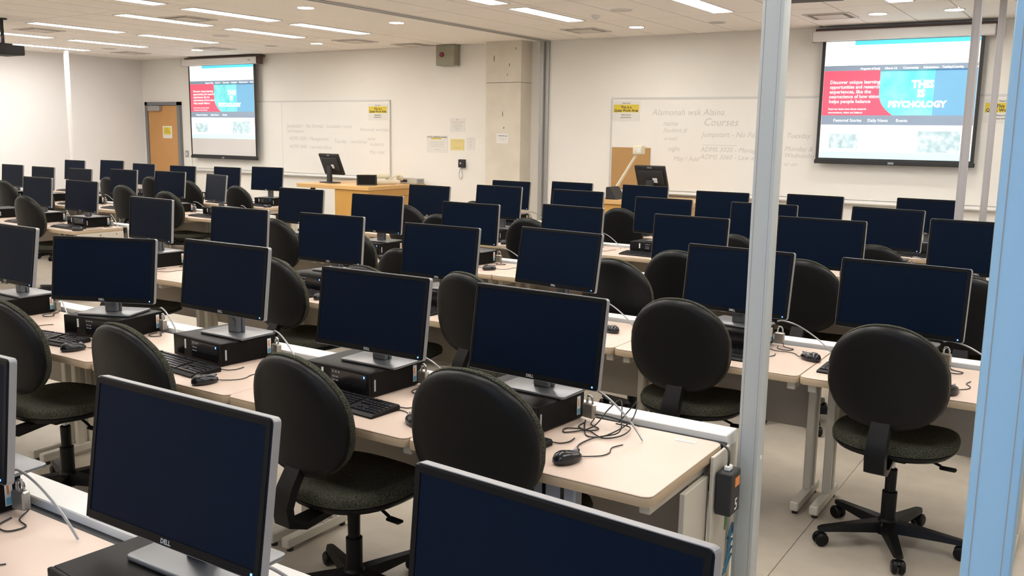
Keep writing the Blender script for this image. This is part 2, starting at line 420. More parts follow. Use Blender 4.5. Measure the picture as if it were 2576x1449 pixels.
notice('print_notice', -8.45, 1.545, .39, .25, 'wide white notice with a black heading, left of the yellow notice', bars=((-.28, .2, .28, .36, M_yel),), lines=(('NOTICE: A PRINTING CHANGES', .37, .03, M_text, .0005), ('Printing is available in this room from', .1, .017, M_textr, 0), ('the front desk. Please see the lab staff', -.02, .017, M_textr, 0), ('for print cards and more information.', -.14, .017, M_textr, 0), ('Thank you', -.34, .017, M_textr, 0)))
notice('pinned_page', -8.08, 1.825, .27, .2, 'white page with red and grey lines above the yellow notice', lines=(('Labs', .36, .02, M_text, 0), ('Food and drink are not permitted', .2, .017, mat('print_red', (.5, .2, .16), .8), 0), ('in the labs at any time.', .05, .017, M_textr, 0), ('Please log off when you are', -.1, .017, M_textr, 0), ('finished working', -.24, .017, M_textr, 0), ('Thank you', -.38, .017, M_textr, 0)))
notice('yellow_notice', -8.08, 1.545, .245, .16, 'small yellow notice on the white wall beside the column', M_yelp, lines=(('Computer Lab Help', .3, .017, M_textr, 0), ('Ext.', .08, .017, M_textr, 0), ('Call the help desk', -.3, .017, M_textr, 0)))
notice('narrow_page', -7.845, 1.56, .15, .18, 'narrow white page right of the yellow notice', lines=(('LAB HOURS', .36, .015, M_textr, 0), ('Monday', .2, .013, M_textr, 0), ('to Friday', .08, .013, M_textr, 0), ('Saturday', -.1, .013, M_textr, 0), ('Sunday', -.25, .013, M_textr, 0)))
notice('column_notice', -7.115, 1.648, .2, .135, 'white notice taped to the concrete column', y=10.727, lines=(('COMPUTER LAB', .2, .02, mat('print_blue', (.08, .12, .25), .8), .0006), ('Please see the front desk', -.05, .014, M_textr, 0), ('for assistance', -.2, .014, M_textr, 0)), tilt=.02)
# wall equipment
t = thing('alarm_box', 'grey-green alarm box with a red button high on the front wall', 'box', (-8.2, YW, 2.66))
B().box(-.16, .16, -.15, -.0005, 0, .285, .004).build('housing', M_box, t)
B().lathe([(.034, -.152), (.036, -.17), (.026, -.18), (.001, -.182)], 18, (-.05, 0, .15), 'y').build('button', M_red, t)
t = thing('wall_box', 'small black box with a hanging cord loop on the front wall', 'box', (-7.975, YW, 1.22))
B().box(-.05, .05, -.06, -.0005, 0, .115, .006).build('housing', M_dark, t)
B().lathe([(.012, -.06), (.014, -.068), (.001, -.07)], 12, (.0, 0, .06), 'y').build('knob', M_alum, t)
B().tube([(-.02, -.02, .002), (-.05, -.02, -.05), (-.06, -.02, -.11), (-.045, -.02, -.16), (-.02, -.02, -.165), (0, -.02, -.12), (-.005, -.02, -.06), (-.02, -.02, .0)], .004, 6).build('cord_loop', M_steel, t)
t = thing('wall_plate', 'small grey switch plate right of the wooden door', 'switch', (-14.12, YW, 1.21))
B().box(-.045, .045, -.012, -.0005, 0, .12, .003).build('plate', M_alum, t); B().box(-.014, .014, -.02, -.0115, .035, .085, .002).build('rocker', M_white, t)
cork = tag(B().box(-5.56, -5.02, YW-.034, YW-.019, 1.032, 1.56, .002).build('kraft_panel', M_cork), 'brown kraft panel leaning on the tray of the right whiteboard', 'panel')

# projection screens with a projected web page
P_white = mat('projected_white', (.93, .98, 1.0), .8, emit=.62)
P_strip = mat('projected_cyan', (.10, .62, .78), .8, emit=.42)
P_bar = mat('projected_slate', (.25, .32, .42), .5, emit=.20)
P_red = mat('projected_red', (.86, .10, .16), .8, emit=.38)
P_teal = mat('projected_photo', (.12, .55, .58), .8, emit=.40)
nt = P_teal.node_tree; n_ = nt.nodes.new('ShaderNodeTexNoise'); n_.inputs['Scale'].default_value = 5; n_.inputs['Detail'].default_value = 4
tc_ = nt.nodes.new('ShaderNodeTexCoord'); rp = nt.nodes.new('ShaderNodeValToRGB'); rp.color_ramp.elements[0].position = .35; rp.color_ramp.elements[1].position = .7
rp.color_ramp.elements[0].color = (.06, .42, .48, 1); rp.color_ramp.elements[1].color = (.45, .86, .80, 1)
nt.links.new(tc_.outputs['Object'], n_.inputs['Vector']); nt.links.new(n_.outputs['Fac'], rp.inputs['Fac']); nt.links.new(rp.outputs['Color'], nt.nodes['Principled BSDF'].inputs['Emission Color'])
P_navy = mat('projected_navy', (.16, .38, .58), .8, emit=.32)
P_thumb = mat('projected_thumb', (.42, .55, .60), .8, emit=.34)
nt = P_thumb.node_tree; n_ = nt.nodes.new('ShaderNodeTexNoise'); n_.inputs['Scale'].default_value = 14; n_.inputs['Detail'].default_value = 4
tc_ = nt.nodes.new('ShaderNodeTexCoord'); rp = nt.nodes.new('ShaderNodeValToRGB'); rp.color_ramp.elements[0].position = .4; rp.color_ramp.elements[1].position = .62
rp.color_ramp.elements[0].color = (.18, .32, .36, 1); rp.color_ramp.elements[1].color = (.85, .92, .95, 1)
nt.links.new(tc_.outputs['Object'], n_.inputs['Vector']); nt.links.new(n_.outputs['Fac'], rp.inputs['Fac']); nt.links.new(rp.outputs['Color'], nt.nodes['Principled BSDF'].inputs['Emission Color'])
P_task = mat('projected_taskbar', (.45, .80, .92), .8, emit=.45)
P_letter = mat('projected_lettering', (.95, 1, 1), .8, emit=.55)
P_lettr = mat('projected_pink_lettering', (1, .85, .86), .8, emit=.42)
def projection(x0, x1, zb, zt, zimg, label, clabel):
    """screen fabric from zb to zt, projected page from zimg to zt"""
    Y = YW-.13
    t = thing('projection_screen', label, 'screen', ((x0+x1)/2, Y, zb))
    ox = (x0+x1)/2; h = zt-zb; W = x1-x0; bd = .035
    B().box(-W/2, W/2, 0, .004, 0, h).build('black_border', M_dark, t, 0)
    B().box(-W/2+bd, W/2-bd, -.0015, .001, .02, h).build('fabric', M_scr, t, 0)
    B().box(-W/2-.01, W/2+.01, -.012, .014, -.045, .003, .006).build('bottom_bar', M_dark, t)
    B().box(-.03, .03, -.016, -.011, -.035, -.012).build('pull_tab', M_grey, t, 0)
    iw = W-2*bd-.01; ih = zt-zimg; i0 = -iw/2; zt_ = h-.002
    page = B().box(i0, i0+iw, -.0025, -.0012, zt_-ih, zt_).build('projected_page', P_white, t, 0)
    def r_(u0, u1, v0, v1, m, nm, d=.0008):
        return B().box(i0+u0*iw, i0+u1*iw, -.0025-d, -.002, zt_-v1*ih, zt_-v0*ih).build(nm, m, page, 0)
    r_(.2, 1, 0, .035, P_strip, 'tab_strip')
    r_(.84, .965, .075, .1, P_lettr, 'search_box'); r_(0, 1, .205, .262, P_bar, 'menu_bar')
    r_(.74, 1, .25, .63, P_navy, 'banner_side'); r_(.36, .74, .25, .63, P_teal, 'banner_photo')
    pts = [(0, .25), (.385, .25)] + [(.385+.10*(k/8)**2.6, .42+.21*k/8) for k in range(9)] + [(0, .63)]
    B().prism([(i0+u*iw, zt_-v*ih) for u, v in pts], -.0042, -.0022, 'y').build('banner_red', P_red, page, 0)
    r_(0, 1, .63, .712, P_bar, 'story_bar'); r_(0, 1, .945, 1, P_task, 'task_bar')
    r_(.065, .265, .79, .915, P_thumb, 'thumbnail'); r_(.66, .93, .76, .94, P_thumb, 'thumbnail')
    def L(s, u, v, sz, m=P_letter, bo=0, mw=None): lettering(s, sz*ih, m, page, i0+u*iw, zt_-v*ih, -.0048, bo*ih, maxw=mw*iw if mw else None)
    for k, s in enumerate(('Discover unique learning', 'opportunities and research', 'experiences, like the', 'neuroscience of how vision', 'helps people balance')): L(s, .045, .36+.041*k, .042, P_lettr, .0008, .34)
    L('Read our latest news about research', .045, .583, .022, P_lettr, .0006, .26); L('neuroscience, vision and balance', .045, .613, .022, P_lettr, .0006, .28)
    for s, u in (('Programs of Study', .25), ('About Us', .41), ('Community', .53), ('Admissions', .66), ('Teaching & Learning', .78), ('More', .955)): L(s, u, .243, .026, P_letter, .0004, .13)
    for s, u in (('Featured Stories', .085), ('Daily News', .32), ('Events', .51)): L(s, u, .685, .036)
    L('THIS', .595, .40, .085, P_letter, .004, .17); L('IS', .635, .475, .085, P_letter, .004); L('PSYCHOLOGY', .45, .56, .07, P_letter, .004, .44)
    # case above
    c = thing('screen_case', clabel, 'screen case', (ox, YW, zt))
    B().box(-W/2-.11, W/2+.10, -.19, -.055, .004, .115, .012).build('housing', M_white, c)
    B().box(-W/2-.09, W/2+.11, -.13, -.001, .117, .146).build('mounting_rail', M_brown, c, 0)
    B().box(-W/2-.115, -W/2-.11, -.19, -.05, 0, .115).build('end_cap', M_white, c, 0); B().box(W/2+.10, W/2+.105, -.19, -.05, 0, .115).build('end_cap', M_brown, c, 0)
    B().box(W/2-.10, W/2-.04, -.192, -.189, .055, .07).build('badge', M_grey, c, 0)
k = (YW-.13)/YW
projection(-14.0*k, -12.29*k, 1.255, 2.79, 1.56, 'projection screen beside the wooden door, showing a web page', 'white screen case above the left projection screen')
projection(-2.95*k, -1.29*k, 1.475, 2.775, 1.50, 'projection screen on the right, showing a web page', 'white screen case above the right projection screen')

# ceiling projectors
def projector(x, y, label, rz=0, up=0):
    t = thing('ceiling_projector', label, 'projector', (x, y, ZC), rz)
    B().box(-.19, .19, -.15, .15, -.42, -.31, .012, 2).build('body', M_dark, t)
    B().lathe([(.04, .15), (.045, .175), (.036, .178), (.03, .165)], 18, (.08, 0, -.365), 'y').build('lens', M_glossb, t)
    v = B()
    for i in range(7): v.box(-.16+.03*i, -.145+.03*i, -.153, -.149, -.40, -.33)
    v.build('rear_vents', M_grey, t, 0)
    B().lathe([(.02, 0), (.02, -.29)], 12).lathe([(.06, -.001), (.06, -.015)], 16).build('drop_pole', M_dark, t)
    B().box(-.08, .08, -.07, .07, -.312, -.285, .004).build('mount_plate', M_dark, t)
    for a in (-1, 1): B().tube([(.07*a, -.06, -.29), (.02*a, -.02, -.20)], .007, 6).build('brace', M_dark, t)
    B().box(.12, .15, -.154, -.15, -.36, -.352).build('status_light', M_blue, t, 0)
    for o in t.children:
        if o.name.split('.')[0] != 'drop_pole': o.location.z = up
        else: o.scale.z = (.29-up)/.29
projector(-11.05, 6.1, 'black projector hanging at the left edge, above the left bank')
projector(-1.84, 6.5, 'black projector hanging from the ceiling right of the pale post', .05, .10)

# ------------------------------------------------------------------ desks
ROWS = {  # row: (front edge Y, right end X, number of desks)
    1: (.69, -.15, 4), 2: (2.28, -1.0, 6), 3: (3.88, -.17, 7), 4: (5.43, -.17, 7), 5: (6.95, -1.0, 6), 6: (8.42, -1.0, 6),
    14: (5.2, -8.45, 4), 15: (6.87, -8.18, 7), 16: (8.36, -9.16, 6)}
ROWNAME = {1: 'nearest row, right bank', 2: 'second row, right bank', 3: 'third row, right bank', 4: 'fourth row, right bank', 5: 'fifth row, right bank', 6: 'sixth row, right bank', 14: 'near row, left bank', 15: 'middle row, left bank', 16: 'far row, left bank'}
RB = lambda r: ROWNAME[r]
ORD = ['rightmost', 'second from the right', 'third from the right', 'fourth from the right', 'fifth from the right', 'sixth from the right', 'seventh from the right', 'eighth from the right']
DW, TZ, DD = .88, .715, .575
def make_desk():
    t = thing('desk', '', 'desk')
    pts = rrect(-DW/2+.002, DW/2-.002, 0, DD, .03, 4)
    B().prism(pts, TZ-.004, TZ, 'z', .002, 1).build('desk_top', M_top, t)
    B().prism(rrect(-DW/2+.001, DW/2-.001, -.001, DD+.001, .031, 4), TZ-.034, TZ-.0045, 'z', .004, 2).build('edge_band', M_edge, t)
    B().box(-DW/2+.05, DW/2-.05, .53, .548, .33, TZ-.036).build('modesty_panel', M_modesty, t, 0)
    for s in (-1, 1):
        x = s*(DW/2-.045)
        B().box(x-.018, x+.018, .06, .56, TZ-.078, TZ-.035, .003).build('support_beam', M_leg, t)
        u = B(); u.box(x-.018, x+.018, .43, .465, .05, TZ-.078, .004); u.box(x-.018, x+.018, .49, .525, .05, TZ-.078, .004); u.box(x-.006, x+.006, .465, .49, .05, TZ-.078)
        lg = u.build('leg', M_leg, t)
        B().box(x-.02, x+.02, .23, .60, .018, .062, .005).build('foot', M_leg, lg)
        g = B(); g.lathe([(.014, 0), (.014, .02)], 10, (x, .26, 0)); g.lathe([(.014, 0), (.014, .02)], 10, (x, .57, 0)); g.build('glide', M_dark, lg)
    return t
desk0 = make_desk(); used = False
trough_x = {}
for r, (yf, xr, n) in ROWS.items():
    for i in range(n):
        d = desk0 if not used else copy_tree(desk0)
        used = True
        d.location = (xr-DW*(i+.5), yf, 0)
        tag(d, 'beige laminate desk, %s, in the %s' % (ORD[i], RB(r)), 'desk', 'beige desks in rows')
    # cable trough behind the desks
    t = thing('cable_trough', 'white cable trough along the back of the %s' % RB(r), 'cable trough', (xr, yf+DD, 0), 0, 'cable troughs')
    B().box(-n*DW, 0, .002, .032, TZ-.06, TZ-.006).build('brush_slot', M_slot, t, 0)
    me = B().box(-DW/2+.001, DW/2-.001, .030, .128, TZ-.03, TZ+.018, .003).mesh('trough_cover'); me.materials.append(M_chan)
    for i in range(n): add('trough_cover', me, t, loc=(-DW*(i+.5), 0, 0))
    B().box(-n*DW, -.004, .034, .124, TZ-.13, TZ-.031).build('trough_body', M_leg, t, 0)
    for ex in (-.012, -n*DW):
        B().box(ex, ex+.012, .034, .124, .02, TZ-.03).build('end_riser', M_leg, t, 0)

# row 2 end: panel, power box, cables, slotted box
ep = thing('end_panel', 'cream metal side panel closing the right end of the second row', 'panel', (-.995, 2.28, 0))
B().box(-.03, -.012, .27, .47, .02, TZ-.08, .002).build('front_plate', M_leg, ep); B().box(-.003, .009, .45, .60, .08, TZ-.01, .002).build('rear_plate', M_leg, ep)
B().box(-.0125, -.0115, .455, .458, .03, TZ-.09).build('plate_joint', M_modesty, ep, 0)
ep2 = thing('end_panel', 'cream metal side panel closing the right end of the left bank near row', 'panel', (-8.446, 5.2, 0))
B().box(-.016, 0, .05, .56, .30, TZ-.036, .002).build('plate', M_leg, ep2)
for yy in (.12, .3, .48): B().lathe([(.006, 0), (.006, .002), (.001, .003)], 10, (.0, yy, TZ-.06), 'x').build('screw', M_dark, ep2)
pb = thing('power_box', 'black power supply box with number 5 and orange sticker on the row end', 'power supply', (-.956, 2.785, .512))
B().box(-.026, .028, -.042, .042, 0, .143, .004).build('case', M_dark, pb)
B().box(.0278, .0292, -.010, .030, .092, .122).build('orange_sticker', M_labo, pb, 0)
me = text_mesh('5', .054, .001).copy(); me.materials.clear(); me.materials.append(M_lab)
add('numeral', me, pb, loc=(.0290, -.008, .014), rot=(PI/2, 0, PI/2))
B().box(-.01, .01, -.016, .016, .142, .158, .003).build('plug', M_lab, pb)
B().tube([(0, -.005, .156), (0, -.0, .18), (-.01, .02, .2), (-.035, .04, .208)], .004, 6).build('supply_lead', M_cord, pb)
B().tube([(0, 0, .002), (.005, -.02, -.03), (0, -.005, -.06), (-.005, .02, -.03), (0, .015, .002)], .003, 6).build('ground_loop', M_green, pb)
cb = thing('network_cables', 'bundle of blue network cables running into the pale pole', 'cables', (-1.0, 2.93, .30))
for k_ in range(5):
    B().tube([(.015, -.065+.008*k_, -.05+.014*(k_ % 3)), (.019, -.05+.004*k_, -.035+.016*k_), (.021, -.035, -.015+.026*k_), (.0235, -.012, .01+.028*k_)], .0036, 6).build('cable', M_cable, cb)
B().tube([(.012, -.02, .06), (.03, 0, .12), (.045, .01, .2), (.04, .015, .26)], .005, 6).build('riser_cable', M_cable, cb)
sb = thing('slotted_box', 'grey slotted metal box hanging under the second row end desk', 'box', (-1.36, 2.36, TZ-.20))
B().box(-.075, .075, 0, .05, .04, .163, .006).build('case', M_grey, sb)
for xx in (-.04, .025): B().box(xx, xx+.012, -.002, .002, .055, .15).build('slot', M_glossb, sb, 0)
B().box(-.06, .06, .002, .05, .160, .1655).build('hanger', M_leg, sb, 0)
st = thing('asset_sticker', 'white asset sticker near the end of the second row desk', 'sticker', (-1.11, 2.80, TZ+.0006), 0)
B().box(-.035, .035, -.01, .01, 0, .0006).build('sticker', M_lab, st, 0); 
bars = B()
for i in range(12): bars.box(-.028+.0045*i, -.0265+.0045*i+.001*(i % 2), -.004, .006, .0005, .0009)
bars.build('bar_print', M_textr, st, 0)

# power poles
def pole(x, y, s, label, m, zb=0.0, screw=False):
    t = thing('power_pole', label, 'pole', (x, y, 0), 0, 'ceiling power poles')
    B().prism(rrect(-s/2, s/2, -s/2, s/2, .006, 2), zb, ZC-.005, 'z').build('shaft', m, t)
    for dx in (-s/2+.011, s/2-.012): B().box(dx, dx+.0012, -s/2-.0006, -s/2+.001, zb+.02, ZC-.02).build('cover_joint', M_modesty, t, 0)
    B().box(-s/2-.015, s/2+.015, -s/2-.015, s/2+.015, ZC-.02, ZC-.004).build('ceiling_flange', m, t, 0)
    if zb == 0: B().box(-s/2-.008, s/2+.008, -s/2-.008, s/2+.008, 0, .012).build('floor_plate', m, t, 0)
    if screw:
        B().lathe([(.008, 0), (.008, .002), (.001, .0025)], 12, (s/2, -.0, .66), 'x').build('screw_cap', M_lab, t)
pole(-.938, 2.945, .070, 'pale power pole at the right end of the second row', M_pole, screw=True)
pole(-.098, 1.395, .062, 'pale power pole with bluish light painted in at the right edge of the photo', M_poleb)
pole(-.962, 7.64, .058, 'pale power pole in front of the right projection screen', M_pole2)
pole(-.955, 9.11, .054, 'pale power pole right of the right projection screen', M_pole2)
pole(-14.47, 9.0, .06, 'white power pole against the left wall', M_white)

# ------------------------------------------------------------------ workstations
MW, MH = .545, .313
def make_monitor():
    t = thing('monitor', '', 'monitor')
    # origin: centre of the stand base on the computer top; the head is at local (0, -.075)
    B().prism(rrect(-.14, .14, -.10, .10, .015, 4), 0, .010, 'z', .003, 2).build('stand_base', M_stand, t)
    c = B(); c.box(-.032, .032, -.030, -.004, .009, .245, .004); c.box(-.038, .038, -.004, .012, .009, .25, .004); c.build('stand_column', M_stand, t)
    B().lathe([(.016, -.031), (.019, -.0325), (.001, -.033)], 16, (0, 0, .055), 'y').build('reflection_disc', M_stand, t)  # flat disc imitating a faint round reflection on the column
    h = bpy.data.objects.new('head', B().prism(rrect(-MW/2+.0015, MW/2-.0015, -MH/2+.0015, MH/2-.0015, .010, 3), .0, .022, 'y', .002, 1).mesh('head'))
    h.data.materials.append(M_bez); C.objects.link(h); h.parent = t
    # silver band around the rim, open in front so the black bezel shows
    def band(o_, i_, y0, y1):
        n = len(o_)
        return [[(p[0], y0, p[1]) for p in o_], [(p[0], y1, p[1]) for p in o_]]
    o_ = rrect(-MW/2, MW/2, -MH/2, MH/2, .011, 4); i_ = rrect(-MW/2+.0035, MW/2-.0035, -MH/2+.0035, MH/2-.0035, .008, 4)
    b_ = MB(); V = [[b_.bm.verts.new((p[0], y, p[1])) for p in q] for q, y in ((i_, .0025), (o_, .0025), (o_, .021), (i_, .021))]
    n = len(o_); fs = []
    for a in range(4):
        for k_ in range(n): fs.append(b_.bm.faces.new((V[a][k_], V[a][(k_+1) % n], V[(a+1) % 4][(k_+1) % n], V[(a+1) % 4][k_])))
    bmesh.ops.recalc_face_normals(b_.bm, faces=fs)
    b_.build('silver_rim', M_silver, h, 0)
    B().box(-MW/2+.016, MW/2-.016, -.0006, .002, -MH/2+.022, MH/2-.016).build('screen_panel', M_screen, h, 0)
    f = B()
    f.box(-MW/2+.004, MW/2-.004, -.0022, .001, -MH/2+.004, -MH/2+.0215); f.box(-MW/2+.004, MW/2-.004, -.0022, .001, MH/2-.0155, MH/2-.004)
    f.box(-MW/2+.004, -MW/2+.0155, -.0022, .001, -MH/2+.0215, MH/2-.0155); f.box(MW/2-.0155, MW/2-.004, -.0022, .001, -MH/2+.0215, MH/2-.0155)
    f.build('bezel', M_bez, h, 0)
    B().prism(rrect(-.16, .16, -.10, .10, .03, 3), .021, .048, 'y', .008, 2).build('rear_cover', M_bez, h)
    me = text_mesh('DELL', .014, .0004).copy(); me.materials.clear(); me.materials.append(M_logo)
    xs = [v.co.x for v in me.vertices]
    add('logo', me, h, loc=(-(max(xs)+min(xs))/2, -.0026, -MH/2+.0075), rot=(PI/2, 0, 0))
    B().box(MW/2-.024, MW/2-.019, -.003, -.002, -MH/2+.010, -MH/2+.015).build('power_light', M_blue, h, 0)
    return t
def make_pc():
    t = thing('computer', '', 'computer'); W2, D2, H2 = .175, .145, .098
    B().box(-W2, W2, -D2+.012, D2, .004, H2, .003).build('case', M_pc, t)
    fb = B().box(-W2, W2, -D2, -D2+.013, .003, H2+.001, .004, 2).build('front_bezel', M_pcf, t)
    B().box(-.03, W2-.012, -D2-.002, -D2+.002, .032, H2-.008).build('drive_panel', M_glossb, fb, 0)
    B().box(-.085, -.074, -D2-.0015, -D2+.001, .045, H2-.012).build('badge', M_lab, fb, 0)
    v = B()
    for i in range(14): v.box(-W2+.01+.0055*i, -W2+.0125+.0055*i, -D2-.0012, -D2+.001, .008, H2-.008)
    v.build('side_grille', M_glossb, fb, 0); v = B()
    for i in range(30): v.box(-.03+.0065*i, -.0275+.0065*i, -D2-.0012, -D2+.001, .008, .028)
    v.build('lower_grille', M_glossb, fb, 0)
    u = B()
    for i in range(3): u.box(-.022+.016*i, -.013+.016*i, -D2-.003, -D2-.0015, H2-.02, H2-.015)
    for i in range(2):
        for j in range(2): u.box(-.022+.018*i, -.008+.018*i, -D2-.003, -D2-.0015, .045+.014*j, .049+.014*j)
    u.build('ports', M_grey, fb, 0)
    B().box(W2-.026, W2-.021, -D2-.003, -D2-.0015, H2-.021, H2-.013).build('power_light', M_blue, fb, 0)
    B().box(W2-.0008, W2+.0006, D2-.045, D2-.025, .018, .085).build('colour_label', M_lab, t, 0)
    l = B(); l.box(W2+.0004, W2+.0009, D2-.043, D2-.027, .02, .04); l.build('label_print', M_labc, t, 0)
    B().box(W2+.0004, W2+.0009, D2-.04, D2-.034, .05, .075).build('label_print', M_labo, t, 0)
    B().box(W2-.0008, W2+.0006, -D2+.028, -D2+.036, .025, .07).build('silver_label', M_logo, t, 0)
    ft = B()
    for sx in (-1, 1):
        for sy in (-1, 1): ft.lathe([(.01, 0), (.01, .006)], 8, (sx*.15, sy*.118, 0))
    ft.build('rubber_feet', M_dark, t)
    return t
def make_kb():
    t = thing('keyboard', '', 'keyboard')
    B().prism([(-.072, .0), (.072, .0), (.074, .014), (.068, .022), (-.066, .012), (-.074, .007)], -.222, .222, 'x', .002, 1).build('tray', M_key, t)
    k_ = B()
    def row(y, xs, ww=.0155, hh=.0145):
        z = .0125+(.022-.012)*(y+.066)/.134
        for x in xs: k_.box(x-ww/2, x+ww/2, y-hh/2, y+hh/2, z-.002, z+.005)
    main = [-.205+.019*i for i in range(15)]
    for yy in (.030, .011, -.008, -.027): row(yy, main)
    row(.053, [-.205]+[-.167+.019*i for i in range(4)]+[-.082+.019*i for i in range(4)]+[.003+.019*i for i in range(4)], hh=.012)
    row(-.046, [-.203, -.18, -.157, .0, .023, .046, .069], .019); k_.box(-.142, -.018, -.053, -.039, .013, .0185)
    for yy in (.030, .011): row(yy, [.098, .117, .136])
    row(.053, [.098, .117, .136], hh=.012); row(-.027, [.117]); row(-.046, [.098, .117, .136])
    for yy in (.030, .011, -.008, -.027, -.046): row(yy, [.155, .174, .193, .212], .0145)
    o = k_.build('keys', M_keyc, t, 0); o['kind'] = 'stuff'
    B().tube([(.19, .07, .009), (.215, .09, .004), (.235, .10, .0035), (.247, .13, .0035), (.24, .17, .0035)], .0022, 6).build('cord', M_cord, t)
    return t
def make_mouse():
    t = thing('mouse', '', 'mouse')
    rs = []
    n = 16
    for (sc, z, sh) in ((.86, .0, 0), (1.0, .008, 0), (.98, .018, 0), (.84, .028, -.002), (.55, .035, -.004), (.2, .0375, -.006)):
        rs.append([(.031*sc*math.cos(2*PI*k_/n)*(1-.08*math.sin(2*PI*k_/n)), .056*sc*math.sin(2*PI*k_/n)+sh, z*(1-.12*math.sin(2*PI*k_/n))) for k_ in range(n)])
    B().rings(rs).build('shell', M_mouse, t, 60)
    B().lathe([(.001, -.0035), (.009, -.0035), (.009, .0035), (.001, .0035)], 12, (0, .033, .027), 'x').build('scroll_wheel', M_grey, t)
    B().box(-.0006, .0006, .01, .05, .026, .0325).build('button_split', M_glossb, t, 0)
    B().tube([(0, .054, .008), (.002, .075, .003), (.025, .12, .0025), (.02, .16, .0025), (-.01, .20, .0025), (-.01, .25, .0025)], .0019, 6).build('cord', M_cord, t)
    return t
def make_lock():
    """padlock and steel cable; origin at the rear right corner of the computer, on the desk"""
    t = thing('cable_lock', '', 'lock')
    B().box(-.012, .036, -.006, .018, .012, .064, .004).build('padlock', M_lock, t)
    B().tube([(.002, .006, .06), (.002, .006, .078), (.007, .006, .090), (.019, .006, .090), (.026, .006, .078), (.026, .006, .06)], .0045, 8).build('shackle', M_chrome, t)
    B().tube([(.0, .0, .118), (.03, -.006, .125), (.10, -.02, .115), (.17, -.03, .085), (.235, -.04, .045), (.28, -.045, .004)], .0036, 8).build('steel_cable', M_steel, t)
    B().tube([(.015, .03, .03), (.03, .015, .012), (.05, -.03, .004), (.10, -.05, .003), (.085, -.09, .003), (.035, -.08, .003), (.02, -.03, .003)], .0022, 6).build('loose_lead', M_cord, t)
    return t
# (row, [ (x, y, z centre height offset from camera, yaw, tilt) ... ]) from right to left
STN = {
 1: [(-.672, 1.134, -.702, -3.7, 5.6), (-1.541, 1.131, -.684, .2, 8.5), (-2.461, 1.145, -.709, 1.2, 5.6)],
 2: [(-1.653, 2.709, -.693, -2.1, 8.6), (-2.381, 2.675, -.691, .9, 8.5), (-3.232, 2.674, -.643, -.2, 7.1), (-4.06, 2.645, -.676, 23.1, 8.2), (-4.948, 2.671, -.674, -2.4, 7.8)],
 3: [(-.738, 4.262, -.685, -6.9, 6.2), (-1.48, 4.268, -.677, -6.1, 8.2), (-2.487, 4.293, -.662, -7.2, 10), (-3.241, 4.234, -.681, -.3, 7.3), (-4.213, 4.351, -.685, 1.6, 5.8), (-4.918, 4.213, -.674, 1, 5.1), (-5.909, 4.249, -.657, -4.1, 4.1)],
 4: [(-.61, 5.80, -.605, -3, 5.2), (-1.504, 5.821, -.645, -2.6, 5.2), (-2.352, 5.809, -.68, -4.1, 5.4), (-3.254, 5.804, -.66, -8.1, 5.2), (-4.132, 5.779, -.683, -2.1, 5.2), (-5.097, 5.809, -.668, .7, 6.1), (-5.982, 5.821, -.657, -.4, 5.3)],
 5: [(-1.419, 7.354, -.667, -10.6, 6.1), (-2.345, 7.312, -.677, -1.5, 5.2), (-3.22, 7.328, -.678, -4.9, 5.1), (-4.058, 7.34, -.651, -5, 5.2), (-4.929, 7.36, -.647, -4.3, 6.3), (-5.746, 7.334, -.676, -4.4, 6)],
 6: [(-1.355, 8.79, -.668, -5, 5.2), (-2.341, 8.787, -.68, -7.5, 5.2), (-3.232, 8.776, -.689, -.7, 5.2), (-4.075, 8.8, -.664, -6.4, 5.2), (-4.939, 8.798, -.665, -6.9, 5.2), (-5.721, 8.795, -.681, -5.4, 5.7)],
 14: [(-8.76, 5.514, -.687, -.2, 5.9), (-9.564, 5.523, -.681, -1.2, 5.2)],
 15: [(-8.72, 7.16, -.67, -16.4, 6.5), (-9.59, 7.19, -.664, 1.6, 6.3), (-10.47, 7.17, -.67, -.3, 5.2), (-11.38, 7.16, -.688, -3, 5.2), (-12.22, 7.15, -.69, -1.1, 5.2), (-12.97, 7.15, -.682, -1, 5.2)],
 16: [(-9.541, 8.688, -.644, 5.2, 6.3), (-10.306, 8.66, -.667, -.4, 5.6), (-11.217, 8.634, -.678, 1.3, 5.2), (-12.12, 8.644, -.674, -2, 5), (-12.94, 8.673, -.648, 2.5, 6.2), (-13.861, 8.642, -.67, -.7, 5.2)]}
mon0, pc0, kb0, ms0, lk0 = make_monitor(), make_pc(), make_kb(), make_mouse(), make_lock()
seen = {}
def inst(o, loc, rz, label, group):
    d = o if id(o) not in seen else copy_tree(o)
    seen[id(o)] = 1
    d.location = loc; d.rotation_euler = (0, 0, rz); d['label'] = label; d['group'] = group
    return d
PCTOP = TZ+.099
